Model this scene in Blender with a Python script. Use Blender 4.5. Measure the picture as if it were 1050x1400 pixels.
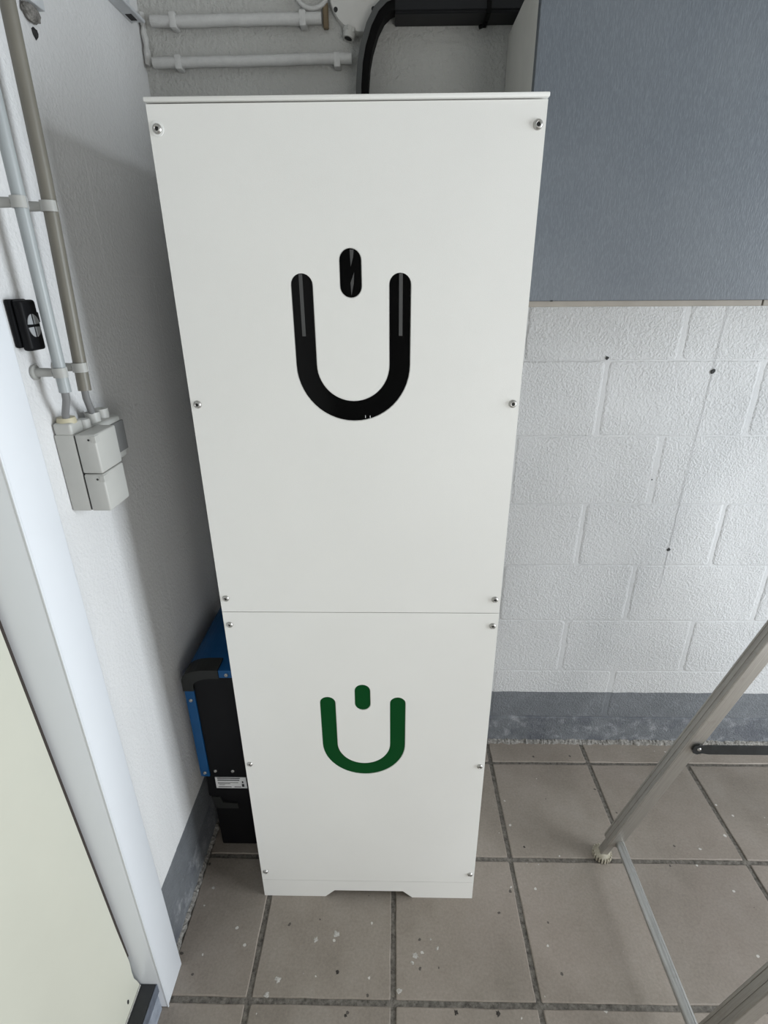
import bpy, bmesh, math, random
from mathutils import Matrix, Vector

for o in list(bpy.data.objects):
    bpy.data.objects.remove(o)
scene = bpy.context.scene
COL = scene.collection
R = random.Random(7)
PI = math.pi

# ------------------------------------------------------------------ camera
cam_d = bpy.data.cameras.new('camera')
cam = bpy.data.objects.new('camera', cam_d)
COL.objects.link(cam)
cam_d.sensor_fit = 'HORIZONTAL'
cam_d.sensor_width = 36.0
cam_d.lens = 723.02 * 36.0 / 1050.0
cam_d.clip_start = 0.02
RIGHT = Vector((0.99983258, 0.0173264, -0.00588297))
FWD = Vector((-0.01823883, 0.91787686, -0.39644599))
UP = Vector((-0.00146914, 0.39648691, 0.9180392))
M = Matrix.Identity(4)
for i in range(3):
    M[i][0] = RIGHT[i]
    M[i][1] = UP[i]
    M[i][2] = -FWD[i]
M.translation = Vector((-0.3320, -0.9924, 1.5007))
cam.matrix_world = M
scene.camera = cam

# ------------------------------------------------------------------ world, lights, exposure
world = bpy.data.worlds.new('world')
scene.world = world
world.use_nodes = True
bg = world.node_tree.nodes['Background']
bg.inputs['Color'].default_value = (0.88, 0.94, 1.0, 1)
bg.inputs['Strength'].default_value = 0.8


def area(name, loc, target, sx, sy, power, col):
    l = bpy.data.lights.new(name, 'AREA')
    l.shape = 'RECTANGLE'
    l.size, l.size_y = sx, sy
    l.energy = power
    l.color = col
    o = bpy.data.objects.new(name, l)
    COL.objects.link(o)
    o.location = loc
    o.rotation_euler = (Vector(target) - Vector(loc)).to_track_quat('-Z', 'Y').to_euler()
    return o


# daylight through the side doorway in the right wall and through the open garage door behind the camera
area('daylight_side_door', (1.96, -0.75, 1.02), (0.96, -0.75, 1.02), 1.0, 2.0, 72, (0.88, 0.945, 1.0))
area('daylight_garage_door', (1.2, -3.98, 0.72), (1.2, -2.98, 0.72), 1.3, 1.4, 36, (1.0, 0.985, 0.95))

vs = scene.view_settings
vs.view_transform = 'Standard'
vs.look = 'None'
vs.gamma = 1.0
vs.exposure = 0.0
vs.use_curve_mapping = False


# ------------------------------------------------------------------ material helpers
class Mat:
    def __init__(self, name):
        self.m = bpy.data.materials.new(name)
        self.m.use_nodes = True
        self.t = self.m.node_tree
        self.b = self.t.nodes['Principled BSDF']

    def n(self, typ, **kw):
        nd = self.t.nodes.new(typ)
        for k, v in kw.items():
            setattr(nd, k, v)
        return nd

    def l(self, a, b):
        self.t.links.new(a, b)

    def noise(self, vec, scale, detail=2.0, rough=0.5):
        nd = self.n('ShaderNodeTexNoise')
        nd.inputs['Scale'].default_value = scale
        nd.inputs['Detail'].default_value = detail
        nd.inputs['Roughness'].default_value = rough
        self.l(vec, nd.inputs['Vector'])
        return nd.outputs['Fac']

    def ramp(self, fac, stops):
        nd = self.n('ShaderNodeValToRGB')
        cr = nd.color_ramp
        while len(cr.elements) < len(stops):
            cr.elements.new(0.5)
        for e, (p, c) in zip(cr.elements, stops):
            e.position = p
            e.color = (c, c, c, 1) if isinstance(c, (int, float)) else (*c, 1)
        self.l(fac, nd.inputs['Fac'])
        return nd.outputs['Color']

    def mix(self, fac, a, b, mode='MIX'):
        nd = self.n('ShaderNodeMix', data_type='RGBA', blend_type=mode)
        for s, v in ((nd.inputs[0], fac), (nd.inputs[6], a), (nd.inputs[7], b)):
            if isinstance(v, (int, float)):
                s.default_value = v
            elif isinstance(v, tuple):
                s.default_value = (*v, 1)
            else:
                self.l(v, s)
        return nd.outputs[2]

    def math(self, op, a, b=0.0, c=0.0):
        nd = self.n('ShaderNodeMath', operation=op)
        for s, v in zip(nd.inputs, (a, b, c)):
            if isinstance(v, (int, float)):
                s.default_value = v
            else:
                self.l(v, s)
        return nd.outputs[0]

    def bump(self, h, dist, strength=1.0, normal=None):
        nd = self.n('ShaderNodeBump')
        nd.inputs['Strength'].default_value = strength
        nd.inputs['Distance'].default_value = dist
        self.l(h, nd.inputs['Height'])
        if normal is not None:
            self.l(normal, nd.inputs['Normal'])
        self.l(nd.outputs['Normal'], self.b.inputs['Normal'])
        return nd.outputs['Normal']

    def pos(self):
        return self.n('ShaderNodeNewGeometry').outputs['Position']

    def obj(self):
        return self.n('ShaderNodeTexCoord').outputs['Object']

    def set(self, color=None, rough=None, metal=None):
        for k, v in (('Base Color', color), ('Roughness', rough), ('Metallic', metal)):
            if v is None:
                continue
            s = self.b.inputs[k]
            if isinstance(v, (int, float)):
                s.default_value = v
            elif isinstance(v, tuple):
                s.default_value = (*v, 1)
            else:
                self.l(v, s)


def simple(name, col, rough=0.5, metal=0.0, var=0.06, scale=18.0, bump=0.0, bscale=250.0, spec=0.5):
    k = Mat(name)
    v = k.obj()
    f = k.noise(v, scale, 4.0, 0.6)
    c = k.mix(k.ramp(f, [(0.3, 0.0), (0.7, 1.0)]), tuple(x * (1 - var) for x in col), tuple(min(1, x * (1 + var)) for x in col))
    k.set(c, rough, metal)
    k.b.inputs['Specular IOR Level'].default_value = spec
    if bump:
        k.bump(k.noise(v, bscale, 3.0, 0.6), bump)
    return k.m


def wall_paint(name, white, stip, stip_scale, paint_z):
    k = Mat(name)
    p = k.pos()
    sep = k.n('ShaderNodeSeparateXYZ')
    k.l(p, sep.inputs[0])
    big = k.noise(p, 3.5, 5.0, 0.6)
    wcol = k.mix(k.ramp(big, [(0.35, 0.0), (0.7, 1.0)]), tuple(x * 0.94 for x in white), white)
    # small dark pits
    pit = k.ramp(k.noise(p, 60.0, 4.0, 0.75), [(0.24, 1.0), (0.29, 0.0)])
    wcol = k.mix(pit, wcol, (0.36, 0.36, 0.35))
    # grey painted base band, scuffed below
    g = k.ramp(k.noise(p, 14.0, 6.0, 0.7), [(0.3, (0.112, 0.120, 0.130)), (0.7, (0.165, 0.175, 0.187))])
    scuff = k.math('MULTIPLY', k.ramp(k.noise(p, 24.0, 8.0, 0.75), [(0.52, 0.0), (0.66, 1.0)]),
                   k.math('LESS_THAN', sep.outputs['Z'], 0.118))
    g = k.mix(k.math('MULTIPLY', scuff, 0.55), g, (0.42, 0.43, 0.44))
    dk = k.math('MULTIPLY', k.ramp(k.noise(p, 9.0, 4.0, 0.6), [(0.45, 0.0), (0.6, 1.0)]),
                k.math('LESS_THAN', sep.outputs['Z'], 0.118))
    g = k.mix(k.math('MULTIPLY', dk, 0.5), g, (0.06, 0.065, 0.085))
    edge = k.math('ADD', sep.outputs['Z'], k.math('MULTIPLY', k.math('SUBTRACT', k.noise(p, 22.0, 4.0, 0.6), 0.5), 0.006))
    low = k.math('LESS_THAN', edge, paint_z)
    k.set(k.mix(low, wcol, g), 0.62)
    h1 = k.noise(p, stip_scale, 3.0, 0.6)
    h2 = k.noise(p, stip_scale * 0.42, 3.0, 0.55)
    amp = k.ramp(k.noise(p, 7.0, 3.0, 0.6), [(0.32, 0.55), (0.62, 1.0)])
    h = k.math('MULTIPLY', k.math('ADD', k.ramp(h1, [(0.38, 0.0), (0.68, 1.0)]), k.math('MULTIPLY', h2, 0.7)), amp)
    k.bump(h, stip)
    return k.m


def tile_mat(name):
    k = Mat(name)
    p = k.pos()
    oi = k.n('ShaderNodeObjectInfo')
    base = k.ramp(k.noise(p, 5.0, 6.0, 0.62), [(0.28, (0.212, 0.180, 0.148)), (0.5, (0.268, 0.232, 0.195)), (0.72, (0.312, 0.276, 0.238))])
    base = k.mix(k.math('MULTIPLY', k.ramp(k.noise(p, 2.6, 3.0, 0.5), [(0.45, 0.0), (0.65, 1.0)]), 0.35), base, (0.25, 0.20, 0.17))
    br = k.math('ADD', k.math('MULTIPLY', oi.outputs['Random'], 0.16), 0.92)
    hs = k.n('ShaderNodeHueSaturation')
    k.l(base, hs.inputs['Color'])
    k.l(br, hs.inputs['Value'])
    base = hs.outputs['Color']
    fine = k.ramp(k.noise(p, 160.0, 4.0, 0.7), [(0.3, 0.86), (0.7, 1.08)])
    base = k.mix(1.0, base, fine, 'MULTIPLY')

    def specks(scale, r, thr, seedoff):
        mp = k.n('ShaderNodeMapping')
        mp.inputs['Location'].default_value = (seedoff, seedoff * 0.37, 0)
        k.l(p, mp.inputs['Vector'])
        # wobble
        nz = k.n('ShaderNodeTexNoise')
        nz.inputs['Scale'].default_value = scale * 3
        k.l(mp.outputs[0], nz.inputs['Vector'])
        va = k.n('ShaderNodeVectorMath', operation='MULTIPLY_ADD')
        k.l(nz.outputs['Color'], va.inputs[0])
        va.inputs[1].default_value = (0.22 / scale,) * 3
        k.l(mp.outputs[0], va.inputs[2])
        v = k.n('ShaderNodeTexVoronoi')
        v.inputs['Scale'].default_value = scale
        k.l(va.outputs[0], v.inputs['Vector'])
        sc = k.n('ShaderNodeSeparateColor')
        k.l(v.outputs['Color'], sc.inputs[0])
        rad = k.math('MULTIPLY', k.math('SUBTRACT', sc.outputs[0], thr), r / (1 - thr))
        return k.math('LESS_THAN', v.outputs['Distance'], rad)
    base = k.mix(k.math('MULTIPLY', specks(32.0, 0.13, 0.62, 3.1), 0.75), base, (0.62, 0.60, 0.56))
    base = k.mix(k.math('MULTIPLY', specks(9.0, 0.10, 0.70, 1.7), k.ramp(k.noise(p, 150, 3, 0.7), [(0.42, 0.1), (0.6, 0.8)])), base, (0.5, 0.48, 0.44))
    base = k.mix(k.math('MULTIPLY', specks(24.0, 0.12, 0.68, 9.3), 0.8), base, (0.035, 0.03, 0.026))
    k.set(base, k.ramp(k.noise(p, 12.0, 4.0, 0.6), [(0.3, 0.42), (0.7, 0.6)]))
    k.bump(k.noise(p, 40.0, 5.0, 0.65), 0.0012)
    return k.m


def rough_mat(name, c0, c1, scale, dist, rough=0.9):
    k = Mat(name)
    p = k.pos()
    f = k.noise(p, scale, 8.0, 0.75)
    k.set(k.ramp(f, [(0.34, c0), (0.66, c1)]), rough)
    k.bump(f, dist)
    return k.m


def brushed(name, col, rough, scale=(3, 3, 160), tilt=0.0):
    k = Mat(name)
    vr = k.n('ShaderNodeVectorRotate', rotation_type='Y_AXIS')
    vr.inputs['Angle'].default_value = math.radians(tilt)
    k.l(k.obj(), vr.inputs['Vector'])
    mp = k.n('ShaderNodeMapping')
    mp.inputs['Scale'].default_value = scale
    k.l(vr.outputs[0], mp.inputs['Vector'])
    f = k.noise(mp.outputs[0], 6.0, 4.0, 0.65)
    g = k.noise(k.obj(), 30.0, 5.0, 0.7)
    c = k.mix(k.ramp(f, [(0.3, 0.0), (0.7, 1.0)]), tuple(x * 0.88 for x in col), tuple(min(1, x * 1.1) for x in col))
    c = k.mix(k.math('MULTIPLY', k.ramp(g, [(0.55, 0.0), (0.72, 1.0)]), 0.5), c, (0.30, 0.27, 0.24))
    k.set(c, rough, 0.75)
    k.bump(f, 0.0004)
    return k.m


def door_laminate():
    k = Mat('blue_grey_laminate')
    v = k.obj()
    mp = k.n('ShaderNodeMapping')
    mp.inputs['Scale'].default_value = (1, 1, 0.25)
    k.l(v, mp.inputs['Vector'])
    f = k.noise(mp.outputs[0], 420.0, 3.0, 0.6)
    b = k.noise(v, 5.0, 3.0, 0.5)
    c = k.mix(k.ramp(b, [(0.3, 0.0), (0.7, 1.0)]), (0.098, 0.113, 0.132), (0.115, 0.130, 0.147))
    c = k.mix(k.math('MULTIPLY', k.ramp(f, [(0.45, 0.0), (0.7, 1.0)]), 0.18), c, (0.24, 0.27, 0.30))
    k.set(c, 0.42)
    k.bump(f, 0.0005)
    return k.m


WALL = wall_paint('painted_block', (0.535, 0.535, 0.535), 0.0018, 190.0, 0.224)
WALL_J = wall_paint('painted_joint', (0.50, 0.50, 0.50), 0.0006, 120.0, 0.224)
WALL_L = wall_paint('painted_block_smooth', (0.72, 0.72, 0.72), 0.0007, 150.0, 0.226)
PLASTER = wall_paint('painted_plaster', (0.47, 0.47, 0.45), 0.0022, 90.0, -1.0)
TILE = tile_mat('grey_floor_tile')
GROUT = rough_mat('dirty_grout', (0.055, 0.048, 0.040), (0.25, 0.228, 0.198), 90.0, 0.004)
MORTAR = rough_mat('crumbled_mortar', (0.10, 0.095, 0.085), (0.42, 0.40, 0.37), 110.0, 0.006)
CEIL = simple('ceiling_concrete', (0.42, 0.42, 0.41), 0.8)
DIM = simple('grey_plaster', (0.36, 0.355, 0.345), 0.8)
CAB = simple('white_powder_coat', (0.79, 0.785, 0.76), 0.42, 0, 0.012, 6.0, 0.00015, 900.0)
CAB_IN = simple('cabinet_sheet', (0.68, 0.68, 0.66), 0.5, 0, 0.02)
GAP = simple('dark_gap', (0.02, 0.02, 0.02), 0.8)
ACRYL = simple('black_acrylic', (0.002, 0.002, 0.002), 0.06, 0, 0.1, spec=0.12)
GREEN = simple('dark_green_acrylic', (0.001, 0.056, 0.012), 0.3, 0, 0.04, spec=0.2)
STRIPGREY = simple('grey_sliver_tone', (0.06, 0.06, 0.06), 0.35)
STEEL = simple('stainless_steel', (0.46, 0.45, 0.43), 0.3, 0.9, 0.1, 200.0)
STEELDK = simple('socket_hole_dark', (0.03, 0.03, 0.03), 0.6)
WHITEPL = simple('white_plastic', (0.8, 0.8, 0.78), 0.45)
BLUE = simple('blue_enamel', (0.002, 0.070, 0.205), 0.4, 0, 0.08, spec=0.3)
BLACKPL = simple('black_plastic', (0.005, 0.005, 0.006), 0.5, spec=0.15)
DKGREYPL = simple('dark_grey_plastic', (0.022, 0.023, 0.022), 0.5, spec=0.2)
LAM = door_laminate()
CARC = simple('carcass_white', (0.60, 0.59, 0.55), 0.5, 0, 0.04)
RAILCOL = simple('beige_edge_band', (0.27, 0.245, 0.21), 0.5, 0, 0.08)
JAMB = simple('white_lacquer_frame', (0.71, 0.735, 0.77), 0.32, 0, 0.015, 5.0)
LEAF = simple('cream_door_enamel', (0.55, 0.545, 0.465), 0.45, 0, 0.03, 3.0)
GAPSHADE = simple('brown_rubber_seal', (0.05, 0.04, 0.035), 0.7, spec=0.2)  # shade colour for the gap beside the door leaf
SILLM = rough_mat('grey_sill_paint', (0.19, 0.21, 0.25), (0.30, 0.33, 0.38), 30.0, 0.0015, 0.6)
THRESH = simple('dark_threshold_rail', (0.02, 0.021, 0.024), 0.4, 0, 0.2)
THRESH2 = simple('slate_threshold_edge', (0.10, 0.115, 0.145), 0.45, 0, 0.2, 60)
PVC = simple('grey_white_conduit', (0.33, 0.355, 0.36), 0.35, 0, 0.06, 8)
PVC2 = simple('yellowed_conduit', (0.165, 0.155, 0.128), 0.4, 0, 0.1, 8)
CLIP = simple('conduit_clip_plastic', (0.36, 0.36, 0.34), 0.45)
CABLE = simple('grey_cable', (0.19, 0.19, 0.19), 0.5)
SOCK = simple('light_grey_socket', (0.46, 0.46, 0.435), 0.42, 0, 0.03)
ROCK = simple('mid_grey_rocker', (0.17, 0.17, 0.168), 0.45)
GLAND = simple('yellowed_gland', (0.48, 0.44, 0.31), 0.5)
PAINTED = rough_mat('painted_over_pipe', (0.50, 0.50, 0.49), (0.58, 0.58, 0.565), 40.0, 0.002, 0.6)
JBM = simple('junction_cover_grey', (0.56, 0.555, 0.53), 0.45, 0, 0.04)
BROWN = simple('brown_wood_scrap', (0.16, 0.12, 0.07), 0.7)
TRUNK = simple('black_trunking', (0.009, 0.0095, 0.011), 0.5, 0, 0.15, spec=0.25)
FLEX = simple('black_bend_duct', (0.002, 0.002, 0.002), 0.6, spec=0.1)
FLEX2 = simple('bend_face_highlight', (0.06, 0.063, 0.062), 0.5)  # highlight on the black duct, put into a paler colour
BTN = simple('grey_rubber_button', (0.34, 0.35, 0.36), 0.5)
ALU = brushed('worn_aluminium', (0.38, 0.36, 0.33), 0.42, (70, 70, 2), -19.4)
ALUT = brushed('aluminium_tube', (0.46, 0.46, 0.45), 0.35, (60, 3, 60))
FOOT = rough_mat('dirty_rubber_foot', (0.30, 0.27, 0.20), (0.50, 0.46, 0.38), 70.0, 0.002, 0.85)
FOOTDK = simple('dark_rubber_core', (0.09, 0.08, 0.06), 0.85)  # darker core colour that shows between the pale ribs
STRAP = simple('black_spreader_bar', (0.016, 0.018, 0.019), 0.4, 0.2, 0.3, 60)
ANGLE = simple('painted_metal_angle', (0.55, 0.57, 0.59), 0.4, 0, 0.08)
LABELP = simple('white_label_paper', (0.7, 0.7, 0.7), 0.5, 0, 0.02)
INK = simple('black_ink', (0.02, 0.02, 0.02), 0.6)


# ------------------------------------------------------------------ geometry helpers
def link(name, me, mat, parent=None):
    o = bpy.data.objects.new(name, me)
    COL.objects.link(o)
    if mat is not None and not me.materials:
        me.materials.append(mat)
    if parent is not None:
        o.parent = parent
    return o


def origin_of(o):
    v = Vector((0, 0, 0))
    while o is not None:
        v += o.location
        o = o.parent
    return v


def put(name, bm, mat, parent=None, base=None, smooth=False):
    """bm is in world metres; the object's origin is the parent's (or base)."""
    if base is None:
        base = origin_of(parent) if parent is not None else Vector((0, 0, 0))
    base = Vector(base)
    bmesh.ops.recalc_face_normals(bm, faces=bm.faces)
    bmesh.ops.translate(bm, verts=bm.verts, vec=-base)
    me = bpy.data.meshes.new(name)
    bm.to_mesh(me)
    bm.free()
    if smooth:
        for f in me.polygons:
            f.use_smooth = True
        me.set_sharp_from_angle(angle=math.radians(smooth if smooth is not True else 40))
    o = link(name, me, mat, parent)
    if parent is None:
        o.location = base
    return o


def box_into(bm, x0, x1, y0, y1, z0, z1, bev=0.0, seg=1):
    r = bmesh.ops.create_cube(bm, size=1.0)
    vs_ = r['verts']
    for v in vs_:
        v.co = Vector(((x0 + x1) / 2 + v.co.x * (x1 - x0), (y0 + y1) / 2 + v.co.y * (y1 - y0), (z0 + z1) / 2 + v.co.z * (z1 - z0)))
    if bev:
        es = {e for v in vs_ for e in v.link_edges}
        bmesh.ops.bevel(bm, geom=list(es), offset=bev, segments=seg, profile=0.5, affect='EDGES')
    return vs_


def box(x0, x1, y0, y1, z0, z1, bev=0.0, seg=1):
    bm = bmesh.new()
    box_into(bm, x0, x1, y0, y1, z0, z1, bev, seg)
    return bm


def tube_into(bm, pts, rad, seg=12, cap=True, flat=None):
    """sweep a circle (or an ellipse flat=(a,b,axis)) along points"""
    pts = [Vector(p) for p in pts]
    rings = []
    n = len(pts)
    prev = None
    for i, p in enumerate(pts):
        t = (pts[min(i + 1, n - 1)] - pts[max(i - 1, 0)]).normalized()
        ref = Vector((0, 0, 1)) if abs(t.z) < 0.9 else Vector((0, 1, 0))
        if prev is not None:
            a = (prev - t * prev.dot(t)).normalized()
        else:
            a = t.cross(ref).normalized()
        prev = a
        b = t.cross(a)
        r = rad[i] if isinstance(rad, (list, tuple)) else rad
        ring = []
        for k in range(seg):
            ang = 2 * PI * k / seg
            ring.append(bm.verts.new(p + a * math.cos(ang) * r + b * math.sin(ang) * r))
        rings.append(ring)
    for i in range(n - 1):
        for k in range(seg):
            bm.faces.new((rings[i][k], rings[i][(k + 1) % seg], rings[i + 1][(k + 1) % seg], rings[i + 1][k]))
    if cap:
        bm.faces.new(rings[0])
        bm.faces.new(list(reversed(rings[-1])))
    return rings


def tube(pts, rad, seg=12):
    bm = bmesh.new()
    tube_into(bm, pts, rad, seg)
    return bm


def ribbon(pts, wdir, w, ndirs, th):
    """rectangular section swept along pts; wdir is a fixed width axis"""
    bm = bmesh.new()
    rings = []
    wdir = Vector(wdir)
    for p, nd in zip(pts, ndirs):
        p, nd = Vector(p), Vector(nd)
        rings.append([bm.verts.new(p + wdir * sx * w / 2 + nd * sn * th / 2) for sx, sn in ((-1, -1), (1, -1), (1, 1), (-1, 1))])
    for a, b in zip(rings, rings[1:]):
        for k in range(4):
            bm.faces.new((a[k], a[(k + 1) % 4], b[(k + 1) % 4], b[k]))
    bm.faces.new(rings[0])
    bm.faces.new(rings[-1])
    return bm


def prism(outer, holes, y0, y1, bm=None):
    """polygon in X-Z with holes, extruded from y0 to y1"""
    bm = bm or bmesh.new()
    edges = []
    for loop in [outer] + list(holes):
        vv = [bm.verts.new((x, y0, z)) for x, z in loop]
        for i in range(len(vv)):
            edges.append(bm.edges.new((vv[i], vv[(i + 1) % len(vv)])))
    r = bmesh.ops.triangle_fill(bm, use_beauty=True, use_dissolve=False, edges=edges)
    faces = [g for g in r['geom'] if isinstance(g, bmesh.types.BMFace)]
    ex = bmesh.ops.extrude_face_region(bm, geom=faces)
    vv = [g for g in ex['geom'] if isinstance(g, bmesh.types.BMVert)]
    bmesh.ops.translate(bm, verts=vv, vec=(0, y1 - y0, 0))
    return bm


def poly_yz(loop, x0, x1):
    bm = bmesh.new()
    a = [bm.verts.new((x0, y, z)) for y, z in loop]
    b = [bm.verts.new((x1, y, z)) for y, z in loop]
    n = len(loop)
    bm.faces.new(a)
    bm.faces.new(list(reversed(b)))
    for i in range(n):
        bm.faces.new((a[i], a[(i + 1) % n], b[(i + 1) % n], b[i]))
    return bm


def lathe(profile, seg=20, bm=None):
    """profile of (r, h), axis = +Z"""
    bm = bm or bmesh.new()
    rings = []
    for r, h in profile:
        if r < 1e-7:
            rings.append([bm.verts.new((0, 0, h))])
        else:
            rings.append([bm.verts.new((r * math.cos(2 * PI * k / seg), r * math.sin(2 * PI * k / seg), h)) for k in range(seg)])
    for a, b in zip(rings, rings[1:]):
        for k in range(seg):
            k2 = (k + 1) % seg
            if len(a) == 1 and len(b) == 1:
                continue
            if len(a) == 1:
                bm.faces.new((a[0], b[k2], b[k]))
            elif len(b) == 1:
                bm.faces.new((a[k], a[k2], b[0]))
            else:
                bm.faces.new((a[k], a[k2], b[k2], b[k]))
    return bm


def orient(bm, axis, loc):
    q = Vector((0, 0, 1)).rotation_difference(Vector(axis))
    bmesh.ops.transform(bm, matrix=Matrix.Translation(Vector(loc)) @ q.to_matrix().to_4x4(), verts=bm.verts)
    return bm


def empty(name, loc, label, cat, group=None):
    o = bpy.data.objects.new(name, None)
    COL.objects.link(o)
    o.location = loc
    o['label'] = label
    o['category'] = cat
    if group:
        o['group'] = group
    return o


def tag(o, label, cat, group=None):
    o['label'] = label
    o['category'] = cat
    if group:
        o['group'] = group
    return o


def struct(o, label=None):
    o['kind'] = 'structure'
    if label:
        o['label'] = label
        o['category'] = o.name.split('_')[0]
    return o


def piece(w, h, th, bev, jit, rr, nper=5, inset=None, rc=(0.002, 0.004), inset_y=None):
    """uneven block / tile: local X width, local Y height, front at +Z = 0, back at -th"""
    bm = bmesh.new()
    inset = bev * 1.3 if inset is None else inset
    inset_y = inset if inset_y is None else inset_y
    radii = [min(rr.uniform(*rc), w / 4, h / 4) for _ in range(4)]
    jl = [rr.uniform(-1, 1) for _ in range(4 * (nper + 2))]

    def ring(f, z, j):
        out = []
        hw, hh = w / 2 - inset * f, h / 2 - inset_y * f
        q = 0
        for c, (sx, sy, a0) in enumerate(((-1, -1, PI), (1, -1, 1.5 * PI), (1, 1, 0.0), (-1, 1, 0.5 * PI))):
            r = radii[c]
            ox, oy = sx * (hw - r), sy * (hh - r)
            for t in (0.0, 0.5, 1.0):
                a = a0 + t * PI / 2
                out.append((ox + r * math.cos(a), oy + r * math.sin(a), z))
            nx, ny, _ = ((1, -1, 0), (1, 1, 0), (-1, 1, 0), (-1, -1, 0))[c]
            nr = radii[(c + 1) % 4]
            ax, ay = out[-1][0], out[-1][1]
            bx, by = (nx * (hw - nr), ny * hh) if c in (0, 2) else (nx * hw, ny * (hh - nr))
            for s_ in range(1, nper):
                t = s_ / nper
                dv = jl[q] * j
                q += 1
                out.append((ax + (bx - ax) * t + (dv if c in (1, 3) else 0), ay + (by - ay) * t + (dv if c in (0, 2) else 0), z))
        return out
    rings = [ring(0, -th, jit * 0.6), ring(0, -bev, jit * 0.6), ring(0.45, -bev * 0.4, jit), ring(1.0, 0, jit)]
    V = [[bm.verts.new(c) for c in r] for r in rings]
    n = len(rings[0])
    for a, b in zip(V, V[1:]):
        for k in range(n):
            bm.faces.new((a[k], a[(k + 1) % n], b[(k + 1) % n], b[k]))
    bm.faces.new(V[-1])
    bmesh.ops.recalc_face_normals(bm, faces=bm.faces)
    me = bpy.data.meshes.new('piece')
    bm.to_mesh(me)
    bm.free()
    return me


# ------------------------------------------------------------------ the setting
T = 0.3312
XL, YB, ZC = -0.865, 0.4236, 2.36
XR, YN = 1.9, -3.9

# floor: grout bed + single tiles
floor = struct(put('floor', box(XL - 0.2, XR, YN, YB + 0.15, -0.06, -0.0035), GROUT), 'grey-brown square tiled floor with dark dirty joints')
full = [piece(T - 0.0125, T - 0.0125, 0.012, 0.0018, 0.0011, R, 8) for _ in range(5)]
for m in full:
    m.materials.append(TILE)
cache = {}
for i in range(-3, 8):
    for j in range(-12, 2):
        x0, x1 = i * T, (i + 1) * T
        y0, y1 = j * T, (j + 1) * T
        if j == 0 or j == 1:
            pass
        cx0, cx1 = max(x0, -0.862), min(x1, XR)
        cy0, cy1 = y0, min(y1, 0.4225)
        if cx1 - cx0 < 0.05 or cy1 - cy0 < 0.03:
            continue
        w, h = cx1 - cx0 - 0.0125, cy1 - cy0 - 0.0125
        if j == 1:
            h = cy1 - cy0 - 0.009
        if abs(w - (T - 0.0125)) < 1e-4 and abs(h - (T - 0.0125)) < 1e-4:
            me = full[R.randrange(5)]
        else:
            me = piece(w, h, 0.012, 0.0018, 0.0011, R, 8)
            me.materials.append(TILE)
        o = link('tile', me, None, floor)
        o.location = ((cx0 + cx1) / 2, (cy0 + cy1) / 2, R.uniform(-0.0006, 0.0006))
        o.rotation_euler = (0, 0, R.uniform(-0.002, 0.002))


SPLAT = rough_mat('dried_white_paint', (0.26, 0.24, 0.21), (0.60, 0.58, 0.55), 260.0, 0.0006)
DIRT = simple('dark_dirt', (0.035, 0.03, 0.026), 0.9)
for x, y, r, white in ((-0.524, -0.208, 0.007, 1), (-0.474, -0.195, 0.009, 1), (-0.602, -0.292, 0.008, 1), (-0.623, -0.322, 0.008, 1), (-0.317, -0.309, 0.007, 1), (-0.277, -0.238, 0.008, 1), (-0.285, -0.253, 0.005, 1), (-0.818, -0.089, 0.008, 1), (-0.238, -0.203, 0.003, 1), (-0.223, -0.223, 0.005, 1), (-0.19, -0.346, 0.006, 0), (-0.097, -0.347, 0.007, 0), (-0.438, -0.356, 0.004, 0), (0.048, 0.036, 0.004, 0), (-0.463, -0.275, 0.005, 0)):
    bm = bmesh.new()
    n = 14
    rad = [r * R.uniform(0.45, 1.1) for _ in range(n)]
    lo = [bm.verts.new((x + rad[k] * math.cos(2 * PI * k / n), y + rad[k] * math.sin(2 * PI * k / n), 0.0002)) for k in range(n)]
    top = bm.verts.new((x, y, 0.0011))
    for k in range(n):
        bm.faces.new((lo[k], lo[(k + 1) % n], top))
    put('paint_spot' if white else 'dirt_spot', bm, SPLAT if white else DIRT, floor)


def crumbs(name, along, a0, a1, at, depth, height, parent, sign):
    """irregular ridge of old mortar where wall and floor meet"""
    bm = bmesh.new()
    n = int((a1 - a0) / 0.004)
    rows = []
    hs_ = ds_ = 0.8
    for i in range(n + 1):
        a = a0 + (a1 - a0) * i / n
        hs_ = 0.6 * hs_ + 0.4 * R.uniform(0.3, 1.2)
        ds_ = 0.6 * ds_ + 0.4 * R.uniform(0.5, 1.3)
        h, d = height * hs_, depth * ds_
        prof = [(0, h), (d * 0.45, h * R.uniform(0.6, 0.95)), (d * 0.8, h * R.uniform(0.25, 0.6)), (d, -0.003)]
        row = []
        for q, z in prof:
            c = at + sign * q
            row.append(bm.verts.new((a, c, z) if along == 'x' else (c, a, z)))
        rows.append(row)
    for r0, r1 in zip(rows, rows[1:]):
        for k in range(3):
            bm.faces.new((r0[k], r0[k + 1], r1[k + 1], r1[k]))
    return put(name, bm, MORTAR, parent)


crumbs('mortar_strip', 'x', XL + 0.01, XR - 0.02, YB + 0.003, 0.018, 0.017, floor, -1)
crumbs('mortar_strip', 'y', -0.262, YB - 0.005, XL - 0.003, 0.013, 0.014, floor, 1)

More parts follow.
